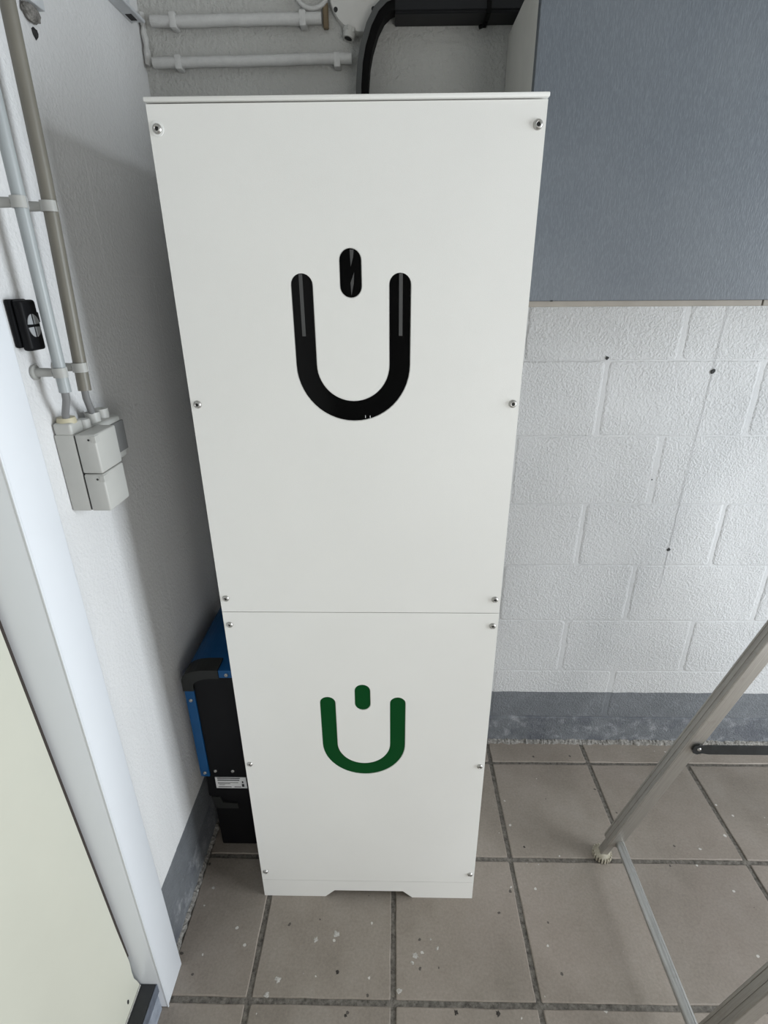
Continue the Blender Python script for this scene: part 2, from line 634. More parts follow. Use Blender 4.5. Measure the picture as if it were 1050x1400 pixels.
# back wall: mortar plane, single blocks, plaster band on top, plinth below
wb = struct(put('wall_back', box(XL - 0.2, XR, YB + 0.0020, YB + 0.16, -0.05, ZC), WALL_J), 'white painted concrete block wall with a grey painted base band')
put('plinth', box(XL, XR, YB - 0.001, YB + 0.02, -0.02, 0.112, 0.002), WALL, wb)
put('plaster_band', box(XL, XR, YB - 0.001, YB + 0.02, 1.725, ZC), PLASTER, wb)
bl_full = [piece(0.390, 0.1985, 0.03, 0.0024, 0.0017, R, 9, 0.0075, (0.003, 0.014), 0.0032) for _ in range(6)]
for m in bl_full:
    m.materials.append(WALL)


def lay_course(parent, axis, a0, a1, z0, z1, off, face, mat, fulls, bev, jit, inset, rc, inset_y):
    k = math.floor((a0 - off) / 0.4)
    while off + k * 0.4 < a1:
        s0, s1 = max(a0, off + k * 0.4), min(a1, off + (k + 1) * 0.4)
        k += 1
        if s1 - s0 < 0.03:
            continue
        w, h = s1 - s0 - 0.010, z1 - z0 - 0.0015
        if abs(w - 0.390) < 1e-3 and abs(h - 0.1985) < 1e-3:
            me = fulls[R.randrange(len(fulls))]
        else:
            me = piece(w, h, 0.03, bev, jit, R, 9, inset, rc, inset_y)
            me.materials.append(mat)
        o = link('block', me, None, parent)
        d = R.uniform(-0.0012, 0.0012) * (0.8 if axis == 'x' else 0.15)
        if axis == 'x':
            o.location = ((s0 + s1) / 2, face + d, (z0 + z1) / 2)
            o.rotation_euler = (PI / 2, 0, 0)
        else:
            o.location = (face + d, (s0 + s1) / 2, (z0 + z1) / 2)
            o.rotation_euler = (PI / 2, 0, PI / 2)


for k in range(-1, 7):
    lay_course(wb, 'x', XL + 0.004, XR, 0.315 + 0.2 * k, 0.515 + 0.2 * k, 0.22 if k % 2 == 0 else 0.40, YB, WALL, bl_full, 0.0024, 0.0017, 0.0075, (0.003, 0.014), 0.0032)
# wall marks: plug holes and a fine line running down the wall
for x, z, r in ((0.493, 1.287, 0.0065), (0.486, 0.769, 0.0055), (0.216, 1.322, 0.0045), (0.394, 0.99, 0.0022)):
    b = lathe([(0, 0.0008), (r * 0.6, 0.0010), (r, 0.0)], 9)
    for v in b.verts:
        v.co.x *= R.uniform(0.75, 1.2)
        v.co.y *= R.uniform(0.75, 1.2)
    put('plug_hole', orient(b, (0, -1, 0), (x, YB - 0.0018, z)), GAP, wb)
CRACK = simple('pencil_line_grey', (0.30, 0.30, 0.30), 0.9)
put('hairline_crack', tube([(0.494, YB - 0.0012, 1.45), (0.4935, YB - 0.0013, 1.287), (0.4895, YB - 0.0012, 1.05), (0.486, YB - 0.0013, 0.769), (0.487, YB - 0.0012, 0.64)], 0.00035, 5), CRACK, wb)

# left wall (from the door frame to the corner), lintel and the piece beyond the door
wl = struct(put('wall_left', box(XL - 0.16, XL - 0.0003, -0.266, YB + 0.1, -0.05, ZC), WALL_L), 'white painted left wall with faint block joints and a grey base band')
put('lintel', box(XL - 0.16, XL, -1.36, -0.262, 2.11, ZC), WALL_L, wl)
put('far_wall_piece', box(XL - 0.16, XL, YN, -1.36, -0.05, ZC), WALL_L, wl)
put('plinth', box(XL - 0.02, XL, -0.264, YB, -0.02, 0.112, 0.002), WALL_L, wl)
bll = [piece(0.390, 0.1985, 0.03, 0.0007, 0.0015, R, 9, 0.004, (0.003, 0.012), 0.0028) for _ in range(3)]
for m in bll:
    m.materials.append(WALL_L)
for k in range(-1, 10):
    z0 = 0.315 + 0.2 * k
    lay_course(wl, 'y', -0.263, YB - 0.004, z0, min(z0 + 0.2, ZC - 0.002), 0.07 if k % 2 == 0 else -0.13, XL, WALL_L, bll, 0.0007, 0.0015, 0.004, (0.003, 0.012), 0.0028)

bm = bmesh.new()
for y0, y1, z0, z1 in ((YN, -1.26, -0.05, ZC), (-0.24, YB + 0.15, -0.05, ZC), (-1.26, -0.24, 2.05, ZC)):
    box_into(bm, XR, XR + 0.16, y0, y1, z0, z1)
struct(put('wall_right', bm, DIM), 'grey plastered right wall with an open side doorway')
bm = bmesh.new()
for x0, x1, z0, z1 in ((XL - 0.16, 0.53, -0.05, ZC), (0.53, XR + 0.16, 1.44, ZC)):
    box_into(bm, x0, x1, YN - 0.16, YN, z0, z1)
struct(put('wall_rear', bm, DIM), 'grey plastered rear wall beside the open garage door')
struct(put('ceiling', box(XL - 0.2, XR, YN, YB + 0.15, ZC, ZC + 0.1), CEIL), 'pale painted ceiling above the corner')

# door in the left wall
door = bpy.data.objects.new('door_1', None)
COL.objects.link(door)
door.location = (-0.9, -0.85, 0)
struct(door, 'cream metal door in a white lacquered frame')
fr = put('frame_post', box(-1.0, -0.84, -0.347, -0.262, 0.0, 2.2, 0.004, 3), JAMB, door, smooth=True)
put('frame_bead', box(-0.8415, -0.8385, -0.3475, -0.3435, 0.0, 2.2, 0.0012, 2), JAMB, door, smooth=True)
put('frame_post', box(-1.0, -0.84, -1.44, -1.355, 0.0, 2.2, 0.004, 3), JAMB, door, smooth=True)
put('frame_head', box(-1.0, -0.84, -1.355, -0.347, 2.07, 2.2, 0.004, 3), JAMB, door, smooth=True)


def leaf_x(z):
    return -0.888 - (z - 0.21) * 0.0271


yl, yr = -1.348, -0.3565
prof = [(yl, 0.104), (-0.3505, 0.100), (-0.3535, 0.118), (-0.3585, 0.138), (-0.3585, 0.158), (-0.3545, 0.190), (yr, 0.3), (yr, 2.062), (yl, 2.062)]
bm = bmesh.new()
fa = [bm.verts.new((leaf_x(z), y, z)) for y, z in prof]
fb = [bm.verts.new((leaf_x(z) - 0.035, y, z)) for y, z in prof]
bm.faces.new(fa)
bm.faces.new(fb)
for i in range(len(prof)):
    bm.faces.new((fa[i], fa[(i + 1) % len(prof)], fb[(i + 1) % len(prof)], fb[i]))
leaf = put('door_leaf', bm, LEAF, door)
b = lathe([(0, 0.0006), (0.006, 0.0006), (0.006, -0.002)], 12)
for v in b.verts:
    v.co.y *= 0.5
put('drain_slot', orient(b, (1, 0, 0), (leaf_x(0.125), -0.393, 0.125)), GAP, leaf)
put('bottom_lip', box(-0.9, leaf_x(0.1) + 0.003, yl, -0.3505, 0.094, 0.1, 0.001), STEEL, leaf)
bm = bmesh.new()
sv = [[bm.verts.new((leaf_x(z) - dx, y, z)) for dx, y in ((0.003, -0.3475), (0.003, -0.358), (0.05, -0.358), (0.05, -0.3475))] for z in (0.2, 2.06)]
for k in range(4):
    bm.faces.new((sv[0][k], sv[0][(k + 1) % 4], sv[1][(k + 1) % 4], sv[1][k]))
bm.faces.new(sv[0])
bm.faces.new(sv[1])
put('door_seal', bm, GAPSHADE, door)  # dark strip standing in for the shade in the door gap
put('threshold_rail', box(-0.97, -0.8515, -1.355, -0.347, 0.088, 0.094, 0.0015), THRESH, door)
put('threshold_edge', box(-0.8515, -0.8485, -1.355, -0.347, 0.066, 0.0945, 0.001), THRESH2, door)
put('sill', box(-1.0, -0.8535, -1.36, -0.346, -0.01, 0.088, 0.003), SILLM, door)

# ------------------------------------------------------------------ tall white cabinet
CX0, CX1, CF = -0.675, -0.1225, -0.1057
CB = 0.33
cab = empty('power_cabinet', (-0.39875, 0.1, 0), 'tall white metal cabinet with black and green power symbols, standing on the tiles', 'cabinet')
put('body', box(CX0 + 0.0012, CX1 - 0.0012, CF + 0.0032, CB, 0.03, 1.7298), CAB_IN, cab)
put('lid', box(CX0 - 0.001, CX1 + 0.001, CF - 0.0045, CB + 0.002, 1.7318, 1.7372, 0.0012, 2), CAB, cab, smooth=True)


def stadium(cx, z0, z1, r, n=14):
    pts = []
    for k in range(n + 1):
        a = PI * k / n
        pts.append((cx + r * math.cos(a), z1 - r + r * math.sin(a)))
    for k in range(n + 1):
        a = PI + PI * k / n
        pts.append((cx + r * math.cos(a), z0 + r + r * math.sin(a)))
    return pts


def u_shape(cx, cz, ztop, ro, ri, n=28):
    s = (ro - ri) / 2
    pts = []
    m = (ro + ri) / 2
    for k in range(13):                      # right arm cap
        a = PI * k / 12
        pts.append((cx + m + s * math.cos(a), ztop - s + s * math.sin(a)))
    for k in range(n + 1):                   # inner arc right to left
        a = -PI * k / n
        pts.append((cx + ri * math.cos(a), cz + ri * math.sin(a)))
    for k in range(13):                      # left arm cap
        a = PI * k / 12
        pts.append((cx - m + s * math.cos(a), ztop - s + s * math.sin(a)))
    for k in range(n + 1):                   # outer arc left to right
        a = PI + PI * k / n
        pts.append((cx + ro * math.cos(a), cz + ro * math.sin(a)))
    out = []
    for q in pts:
        if not out or (abs(q[0] - out[-1][0]) + abs(q[1] - out[-1][1])) > 1e-6:
            out.append(q)
    return out


def screw_mesh():
    b = lathe([(0.0026, 0.0010), (0.0030, 0.0044), (0.0044, 0.0040), (0.0060, 0.0026), (0.0068, 0.0008), (0.0069, 0.0)], 18)
    for f in b.faces:
        f.smooth = True
    me = bpy.data.meshes.new('screw')
    b.to_mesh(me)
    b.free()
    me.materials.append(STEEL)
    c = lathe([(0, 0.0011), (0.0028, 0.0011)], 6)
    mc = bpy.data.meshes.new('hex_socket')
    c.to_mesh(mc)
    c.free()
    mc.materials.append(STEELDK)
    return me, mc


SCR, HEX = screw_mesh()


def screw(parent, loc, axis=(0, -1, 0), s=1.0, hexs=True):
    o = link('screw', SCR, None, parent)
    o.location = Vector(loc) - origin_of(parent)
    o.rotation_euler = Vector((0, 0, 1)).rotation_difference(Vector(axis)).to_euler()
    o.scale = (s, s, s)
    if hexs:
        h = link('hex_socket', HEX, None, o)
    return o


LX = -0.3985
for nm, z0, z1, cz, ztop, d0, d1, mat, lab in (
        ('upper_panel', 0.9002, 1.7298, 1.3795, 1.516, 1.480, 1.551, ACRYL, 'glossy black power symbol'),
        ('lower_panel', 0.0658, 0.8988, 0.5475, 0.683, 0.647, 0.717, GREEN, 'dark green power symbol')):
    outer = [(CX0, z0), (CX1, z0), (CX1, z1), (CX0, z1)]
    u = u_shape(LX, cz, ztop, 0.0935, 0.0585)
    st = stadium(LX, d0, d1, 0.0175)
    pan = put(nm, prism(outer, [u, st], CF, CF + 0.002), CAB, cab)
    lg = put('power_symbol', prism(u_shape(LX, cz, ztop, 0.0925, 0.0595), [], CF + 0.0007, CF + 0.003), mat, pan)
    lg['label'] = lab
    ds = put('symbol_dot', prism(stadium(LX, d0 + 0.001, d1 - 0.001, 0.0165), [], CF + 0.0007, CF + 0.003), mat, pan)
    # fill the 1 mm slit between insert and sheet edge with the pale cut edge
    for hole, ins in ((u, u_shape(LX, cz, ztop, 0.0925, 0.0595)), (st, stadium(LX, d0 + 0.001, d1 - 0.001, 0.0165))):
        put('cut_edge', prism(hole, [], CF + 0.0016, CF + 0.003), WHITEPL, pan)
    if mat is ACRYL:
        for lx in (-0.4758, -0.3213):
            put('grey_sliver', prism([(lx - 0.0028, 1.424), (lx + 0.0028, 1.424), (lx + 0.0028, 1.5150), (lx - 0.0028, 1.5150)], [], CF + 0.0004, CF + 0.0008), STRIPGREY, pan)  # narrow grey upright strips on the arms of the symbol
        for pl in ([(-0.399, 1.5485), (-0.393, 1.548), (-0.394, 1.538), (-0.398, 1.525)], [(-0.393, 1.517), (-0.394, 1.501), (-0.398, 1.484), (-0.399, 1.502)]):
            put('grey_sliver', prism(pl, [], CF + 0.0004, CF + 0.0008), STRIPGREY, pan)  # reflections in the dot, drawn as grey slivers
        # tops of small printed letters showing in the bottom of the symbol
        for (x, w, h) in ((-0.3805, 0.0010, 0.0045), (-0.3725, 0.0010, 0.0040), (-0.3668, 0.0032, 0.0012)):
            put('printed_letter', box(x, x + w, CF + 0.0003, CF + 0.0008, 1.2915, 1.2915 + h), LABELP, pan)
    zs = (z1 - 0.0285, (z1 + z0) / 2, z0 + 0.031) if nm == 'upper_panel' else (0.869, 0.482, 0.0985)
    for z in zs:
        for x in (-0.6635, -0.1333):
            sc = screw(pan, (x, CF, z))
            if z > 1.69 and x < -0.5:
                wsh = lathe([(0.0066, 0.0002), (0.0066, 0.0014), (0.0092, 0.0012), (0.0094, 0.0002)], 20)
                put('washer', orient(wsh, (0, -1, 0), (x, CF, z)), WHITEPL, pan, smooth=True)
ply = [(CX0, 0), (-0.512, 0), (-0.487, 0.0255), (-0.306, 0.0255), (-0.281, 0), (CX1, 0), (CX1, 0.0648), (CX0, 0.0648)]
put('plinth_panel', prism(ply, [], CF, CF + 0.002), CAB, cab)
for x0, x1 in ((CX0 + 0.001, CX0 + 0.004), (CX1 - 0.004, CX1 - 0.001)):
    put('plinth_side', box(x0, x1, CF + 0.002, CB, 0.0, 0.0648), CAB, cab)

# ------------------------------------------------------------------ blue / black inverter between cabinet and wall
IX0, IX1, IF, IB, IZ0, IZ1 = -0.842, -0.694, 0.010, 0.335, 0.0, 0.652
inv = empty('inverter', (-0.768, 0.17, IZ0), 'blue and black metal inverter squeezed between the left wall and the white cabinet', 'inverter')
arc = [(IX0 + 0.05 - 0.05 * math.cos(a * PI / 16), IZ1 - 0.028 + 0.028 * math.sin(a * PI / 16)) for a in range(9)]
bodyloop = [(IX0, 0.30)] + arc + [(IX1, IZ1), (IX1, 0.30)]
put('blue_shell', prism(bodyloop, [], IF + 0.012, IB), BLUE, inv)
put('lower_housing', box(IX0 + 0.006, IX1, IF + 0.008, IB, 0.215, 0.30, 0.004), BLACKPL, inv)
put('base_stand', box(IX0 + 0.012, IX1, IF + 0.024, IB, IZ0, 0.215, 0.003), BLACKPL, inv)
put('bracket', prism([(-0.835, 0.200), (-0.812, 0.200), (-0.806, 0.178), (-0.765, 0.174), (-0.765, 0.155), (-0.825, 0.155)], [], IF + 0.020, IF + 0.024), DKGREYPL, inv)
inloop = [(IX0 + 0.003, 0.30), (IX0 + 0.003, 0.618)] + [(x + 0.003, z - 0.003) for x, z in arc] + [(IX1, IZ1 - 0.003), (IX1, 0.30)]
put('front_plate', prism(inloop, [], IF + 0.004, IF + 0.012), BLACKPL, inv)
# black corner trim: curved band with a dark top face
oarc = [(IX0 - 0.002 + 0.06 - 0.06 * math.cos(a * PI / 16), IZ1 - 0.030 + 0.034 * math.sin(a * PI / 16)) for a in range(9)]
iarc = [(IX0 + 0.024 + 0.05 - 0.05 * math.cos(a * PI / 16), IZ1 - 0.045 + 0.024 * math.sin(a * PI / 16)) for a in range(9)]
trim = [(IX0 - 0.002, 0.592)] + oarc + [(-0.752, IZ1 + 0.004), (-0.752, IZ1 - 0.021)] + list(reversed(iarc)) + [(IX0 + 0.024, 0.592)]
put('corner_trim', prism(trim, [], IF - 0.002, IF + 0.045), DKGREYPL, inv)
put('side_flange', box(IX0, IX0 + 0.0235, IF, IF + 0.006, 0.302, 0.592, 0.0008), BLUE, inv)
tb = put('top_tab', box(-0.752, IX1, IF, IF + 0.014, IZ1 - 0.020, IZ1 + 0.002, 0.0008), BLUE, inv)
put('vent_slot', box(-0.716, -0.695, IF + 0.02, IF + 0.045, IZ1 - 0.001, IZ1 + 0.001), BLACKPL, inv)
for x, z, y in ((IX0 + 0.012, 0.562, IF), (IX0 + 0.012, 0.316, IF), (-0.733, 0.641, IF), (-0.803, 0.318, IF + 0.004), (-0.757, 0.318, IF + 0.004)):
    screw(inv, (x, y, z), s=0.7, hexs=False)
st = put('rating_label', box(-0.809, -0.726, IF + 0.006, IF + 0.0078, 0.252, 0.292), LABELP, inv)
st['label'] = 'white rating sticker with small black print'
yi0, yi1 = IF + 0.0055, IF + 0.0062
for z0, z1, xa, xb in ((0.2875, 0.2905, -0.803, -0.742), (0.2805, 0.2835, -0.803, -0.744), (0.2725, 0.2738, -0.803, -0.748), (0.2685, 0.2696, -0.803, -0.770), (0.2640, 0.2650, -0.800, -0.785), (0.2560, 0.2578, -0.803, -0.768), (0.2560, 0.2578, -0.760, -0.742)):
    put('printed_line', box(xa, xb, yi0, yi1, z0, z1), INK, st)
put('printed_line', box(-0.739, -0.733, yi0, yi1, 0.258, 0.268), INK, st)
put('printed_line', box(-0.738, -0.734, yi0, yi1, 0.272, 0.278), INK, st)
for yb_ in (0.06, 0.28):
    put('mount_bracket', box(IX1 - 0.001, CX0 - 0.0012, yb_, yb_ + 0.03, 0.36, 0.6), STEEL, inv)

# ------------------------------------------------------------------ wall cupboard with blue-grey door
WX0, WX1, WF, WZ0, WZ1 = -0.094, 0.872, 0.126, 1.464, 1.976
wc = empty('wall_cupboard', (0.39, 0.28, WZ0), 'wall cupboard with a flat blue-grey door above the white block wall', 'cupboard')
put('side_panel', box(WX0, WX0 + 0.016, WF + 0.021, YB - 0.004, WZ0, WZ1, 0.0006), CARC, wc)
put('side_panel', box(WX1 - 0.016, WX1, WF + 0.021, YB - 0.004, WZ0, WZ1, 0.0006), CARC, wc)
put('top_panel', box(WX0 + 0.016, WX1 - 0.016, WF + 0.021, YB - 0.004, WZ1 - 0.016, WZ1), CARC, wc)
put('back_panel', box(WX0 + 0.016, WX1 - 0.016, YB - 0.01, YB - 0.004, WZ0 + 0.016, WZ1 - 0.016), CARC, wc)
put('bottom_panel', box(WX0 + 0.016, WX1 - 0.016, WF + 0.021, YB - 0.01, WZ0 - 0.006, WZ0 + 0.014), CARC, wc)
put('bottom_edge', box(WX0, 0.3865, WF + 0.004, WF + 0.0205, WZ0 - 0.0075, WZ0 + 0.004, 0.001), RAILCOL, wc)
put('bottom_edge', box(0.389, WX1, WF + 0.004, WF + 0.0205, WZ0 - 0.0075, WZ0 + 0.004, 0.001), RAILCOL, wc)
put('door', box(WX0 - 0.0005, WX1, WF, WF + 0.0185, WZ0 + 0.0035, WZ1 + 0.002, 0.0012, 2), LAM, wc)
put('edge_seal', box(WX0 + 0.001, WX0 + 0.004, WF + 0.0185, WF + 0.021, WZ0 + 0.01, WZ1 - 0.004), GAP, wc)
put('edge_chip', box(-0.0255, -0.022, WF - 0.0006, WF + 0.004, WZ0 + 0.0025, WZ0 + 0.005), GAP, wc)

# ------------------------------------------------------------------ conduits on the left wall
def conduit(label, pts, r, mat, clips, cable_end):
    e = empty('conduit_pipe', pts[-1], label, 'pipe', None)
    pipe = put('pipe', tube(pts, r, 16), mat, e, smooth=50)
    put('cable', tube([Vector(pts[-1]) + Vector((0, 0, 0.01))] + cable_end, 0.0055, 10), CABLE, e, smooth=50)
    for (y, z) in clips:
        px = pts[0][0]
        for a0, a1 in ((-172, -8), (55, 172)):
            c = bmesh.new()
            n = 10
            ang = [math.radians(a0 + (a1 - a0) * k / n) for k in range(n + 1)]
            V = [[c.verts.new((px + rr_ * math.cos(a), y + rr_ * math.sin(a), zz)) for a in ang] for rr_ in (r + 0.0022, r * 1.01) for zz in (z - 0.007, z + 0.007)]
            for k in range(n):
                for A, B in ((0, 1), (2, 3), (0, 2), (1, 3)):
                    c.faces.new((V[A][k], V[A][k + 1], V[B][k + 1], V[B][k]))
            for k in (0, n):
                c.faces.new((V[0][k], V[1][k], V[3][k], V[2][k]))
            put('clip', c, CLIP, e, smooth=50)
        st_ = orient(lathe([(0.0, 0.0), (0.011, 0.0), (0.011, 0.003), (0.0065, 0.004), (0.0065, 0.018), (0.006, px - r - XL - 0.002), (0, px - r - XL - 0.002)], 14), (1, 0, 0), (XL + 0.001, y, z))
        put('clip_base', st_, CLIP, e, smooth=50)
    return e


conduit('grey-white plastic conduit on the left wall, beside the black remote control', [(-0.825, -0.1955, 2.25), (-0.825, -0.1975, 1.75), (-0.825, -0.2005, 1.354)], 0.0085, PVC,
        ((-0.2, 1.602), (-0.201, 1.383)), [(-0.827, -0.1995, 1.342), (-0.842, -0.1865, 1.318), (-0.8475, -0.1785, 1.300)])
conduit('yellowed grey plastic conduit on the left wall, running down to the grey light switch', [(-0.825, -0.108, 2.25), (-0.825, -0.124, 1.85), (-0.825, -0.129, 1.64), (-0.825, -0.149, 1.347)], 0.0098, PVC2,
        ((-0.133, 1.605), (-0.147, 1.383)), [(-0.8265, -0.1475, 1.335), (-0.8415, -0.1145, 1.302), (-0.8432, -0.1122, 1.296)])

# ------------------------------------------------------------------ double socket box and switch
so = empty('wall_socket', (XL, -0.162, 1.157), 'pale grey surface-mounted double socket box with two hinged lids', 'socket')
AY0, AY1 = -0.195, -0.128
put('base', box(XL + 0.0008, -0.8335, AY0, AY1, 1.157, 1.286, 0.0025, 2), SOCK, so, smooth=True)
put('cable_entry', box(XL + 0.002, -0.8345, AY0 + 0.001, AY0 + 0.036, 1.284, 1.304, 0.004, 3), SOCK, so, smooth=True)
put('gland', orient(lathe([(0.006, 0.006), (0.013, 0.005), (0.0145, 0.0), (0.0145, -0.004)], 18), (0, 0, 1), (-0.8485, AY0 + 0.0175, 1.3055)), GLAND, so, smooth=True)
put('cable_entry', orient(lathe([(0.0, 0.016), (0.009, 0.016), (0.0105, 0.013), (0.0105, 0.0)], 16), (0, 0, 1), (-0.842, AY1 - 0.017, 1.284)), SOCK, so, smooth=True)
put('seam', box(-0.8335, -0.8318, AY0 + 0.002, AY1 - 0.002, 1.159, 1.284), GAP, so)
for z0, z1 in ((1.2225, 1.2865), (1.157, 1.2212)):
    ld = put('lid', box(-0.8318, -0.7995, AY0, AY1, z0, z1, 0.003, 3), SOCK, so, smooth=True)
    # hinge lug with a dark pin on the camera-facing side, small notch line
    put('hinge_pin', orient(lathe([(0, 0.0004), (0.0018, 0.0004), (0.0018, 0)], 10), (0, -1, 0), (-0.8105, AY0, z1 - 0.0085)), GAP, ld)
    put('hinge_lug', box(-0.8065, -0.7988, AY0 - 0.0006, AY0 + 0.012, z1 - 0.013, z1 - 0.002, 0.0005), SOCK, ld)
sw = empty('light_switch', (XL, -0.09, 1.212), 'small pale grey wall switch with a dark grey rocker, next to the socket box', 'switch')
put('base', box(XL + 0.0008, -0.824, -0.1265, -0.058, 1.212, 1.288, 0.006, 3), SOCK, sw, smooth=True)
rk = put('rocker', box(-0.826, -0.8205, -0.1245, -0.0585, 1.226, 1.279, 0.0012, 2), ROCK, sw, smooth=True)
for y in (-0.112, -0.083):
    put('cable_entry', orient(lathe([(0.0, 0.014), (0.0085, 0.014), (0.0105, 0.018), (0.0118, 0.018), (0.0118, 0.0)], 16), (0, 0, 1), (-0.8435, y, 1.286)), SOCK, sw, smooth=True)

# ------------------------------------------------------------------ remote control
rc = empty('remote_control', (XL, -0.207, 1.415), 'small black remote control with a round four-part grey button on the left wall', 'remote')
put('holder', box(XL + 0.0008, -0.857, -0.2265, -0.188, 1.420, 1.484, 0.002, 2), BLACKPL, rc, smooth=True)
cs = put('case', box(-0.857, -0.843, -0.2235, -0.190, 1.4155, 1.483, 0.004, 3), BLACKPL, rc, smooth=True)
put('clip', box(-0.856, -0.847, -0.191, -0.183, 1.452, 1.466, 0.001), BLACKPL, rc)
for q in range(4):
    a0 = q * PI / 2
    loop = [(-0.2068 + 0.0017 * math.cos(a0 + PI / 4) * 1.4, 1.449 + 0.0017 * math.sin(a0 + PI / 4) * 1.4)]
    for k in range(9):
        a = a0 + 0.14 + (PI / 2 - 0.28) * k / 8
        loop.append((-0.2068 + 0.0132 * math.cos(a), 1.449 + 0.0155 * math.sin(a)))
    put('button', poly_yz(loop, -0.8435, -0.8422), BTN, rc)

# ------------------------------------------------------------------ broken duct top left
du = empty('cable_duct', (XL, -0.005, 1.872), 'short white plastic cable duct with a broken end high on the left wall', 'duct')
put('duct', box(XL + 0.0008, XL + 0.016, -0.030, 0.013, 1.8735, 2.25, 0.001), ANGLE, du)
bm = bmesh.new()
bmesh.ops.create_icosphere(bm, subdivisions=3, radius=1.0)
for v in bm.verts:
    k = 1 + R.uniform(-0.12, 0.12)
    v.co = Vector((XL + 0.005 + v.co.x * 0.007 * k, -0.008 + v.co.y * 0.019 * k, 1.8655 + v.co.z * 0.012 * k))
put('mortar_lump', bm, MORTAR, du)
bm = bmesh.new()
bmesh.ops.create_icosphere(bm, subdivisions=2, radius=1.0)
for v in bm.verts:
    k = 1 + R.uniform(-0.25, 0.25)
    v.co = Vector((XL + 0.001 + v.co.x * 0.004 * k, -0.002 + v.co.y * 0.006 * k, 1.8435 + v.co.z * 0.007 * k))
put('plug_hole', bm, GAP, du)

# ------------------------------------------------------------------ painted conduits, junction box, cable in the corner
def painted_pipe(label, x0, x1, z, r, sag, clips):
    e = empty('painted_pipe', (x0, YB - 0.018, z), label, 'pipe')
    n = 14
    pts = [(x0 + (x1 - x0) * k / n, YB - 0.018 + R.uniform(-0.0006, 0.0006), z + (k / n) * sag + R.uniform(-0.0007, 0.0007)) for k in range(n + 1)]
    put('pipe', tube(pts, [r * R.uniform(0.96, 1.05) for _ in pts], 12), PAINTED, e, smooth=60)
    for x in clips:
        put('clip', box(x - 0.007, x + 0.007, YB - 0.018 - r - 0.0008, YB - 0.001, z - r - 0.0035, z + r + 0.0025, 0.003, 2), PAINTED, e, smooth=True)
    return e


painted_pipe('upper of two white painted pipes on the back wall, ending at the round junction box', -0.835, -0.482, 2.001, 0.0105, 0.001, (-0.788, -0.52))
painted_pipe('lower of two white painted pipes on the back wall, just above the tall cabinet', -0.842, -0.421, 1.9325, 0.0098, 0.004, (-0.788, -0.452))
sc_ = put('wood_scrap', box(-0.4795, -0.4685, YB - 0.014, YB - 0.001, 1.988, 2.03, 0.002), BROWN)
tag(sc_, 'small brown wooden scrap between the painted pipe and the round junction box', 'wood')

jb = empty('junction_box', (-0.3985, YB, 1.977), 'round grey-white junction box beside the black bend duct at the top', 'junction box')
put('cover', orient(lathe([(0, 0.022), (0.060, 0.022), (0.065, 0.020), (0.067, 0.015), (0.067, 0.0)], 40), (0, -1, 0), (-0.3985, YB - 0.001, 2.044)), JBM, jb, smooth=40)
for x in (-0.4515, -0.3745):
    put('screw_hole', orient(lathe([(0, 0.0), (0.003, 0.0), (0.0042, 0.0006), (0.0042, -0.003)], 12), (0, -1, 0), (x, YB - 0.0232, 2.014)), GAP, jb)
put('gland', orient(lathe([(0.008, 0.016), (0.011, 0.016), (0.0125, 0.01), (0.0125, 0.0)], 16), (-0.25, -0.2, -1), (-0.424, YB - 0.016, 1.983)), SOCK, jb, smooth=40)
put('gland_bore', orient(lathe([(0, 0.0145), (0.008, 0.0145)], 16), (-0.25, -0.2, -1), (-0.424, YB - 0.016, 1.983)), GAP, jb)
put('gland_nut', orient(lathe([(0.0, 0.006), (0.014, 0.006), (0.014, -0.002)], 6), (-0.25, -0.2, -1), (-0.424, YB - 0.016, 1.983)), SOCK, jb)
loop = [(-0.50 + 0.036 * math.cos(a), YB - 0.014, 2.055 + 0.036 * math.sin(a)) for a in [PI + PI * k / 14 for k in range(15)]]
tag(put('painted_cable', tube([(-0.536, YB - 0.014, 2.2)] + loop + [(-0.464, YB - 0.014, 2.2)], 0.0045, 8), PAINTED, base=(-0.5, YB, 2.02), smooth=60), 'white painted cable looping down above the upper painted pipe', 'cable')
pts = [(XL + 0.008 + R.uniform(-0.002, 0.002), YB - 0.008 + R.uniform(-0.002, 0.002), 2.02 - 0.011 * k) for k in range(9)]
tag(put('painted_cable', tube(pts, [0.0065 * R.uniform(0.7, 1.15) for _ in pts], 8), PAINTED, base=(XL, YB, 1.93)), 'rough white painted cable stub running down the corner of the two walls', 'cable')
an = empty('metal_angle', (XL, 0.2, 1.99), 'white painted metal angle running high along the left wall into the corner', 'angle')
put('flange', box(XL + 0.0008, XL + 0.003, -0.6, 0.375, 1.988, 2.03), ANGLE, an)
put('flange', box(XL + 0.003, XL + 0.027, -0.6, 0.372, 1.988, 1.991), ANGLE, an)
put('dark_slot', box(XL + 0.006, XL + 0.018, 0.335, 0.362, 1.9872, 1.989), GAP, an)
put('edge_bead', tube([(XL + 0.027, -0.6, 1.9895), (XL + 0.027, 0.372, 1.9895)], 0.003, 8), ANGLE, an)

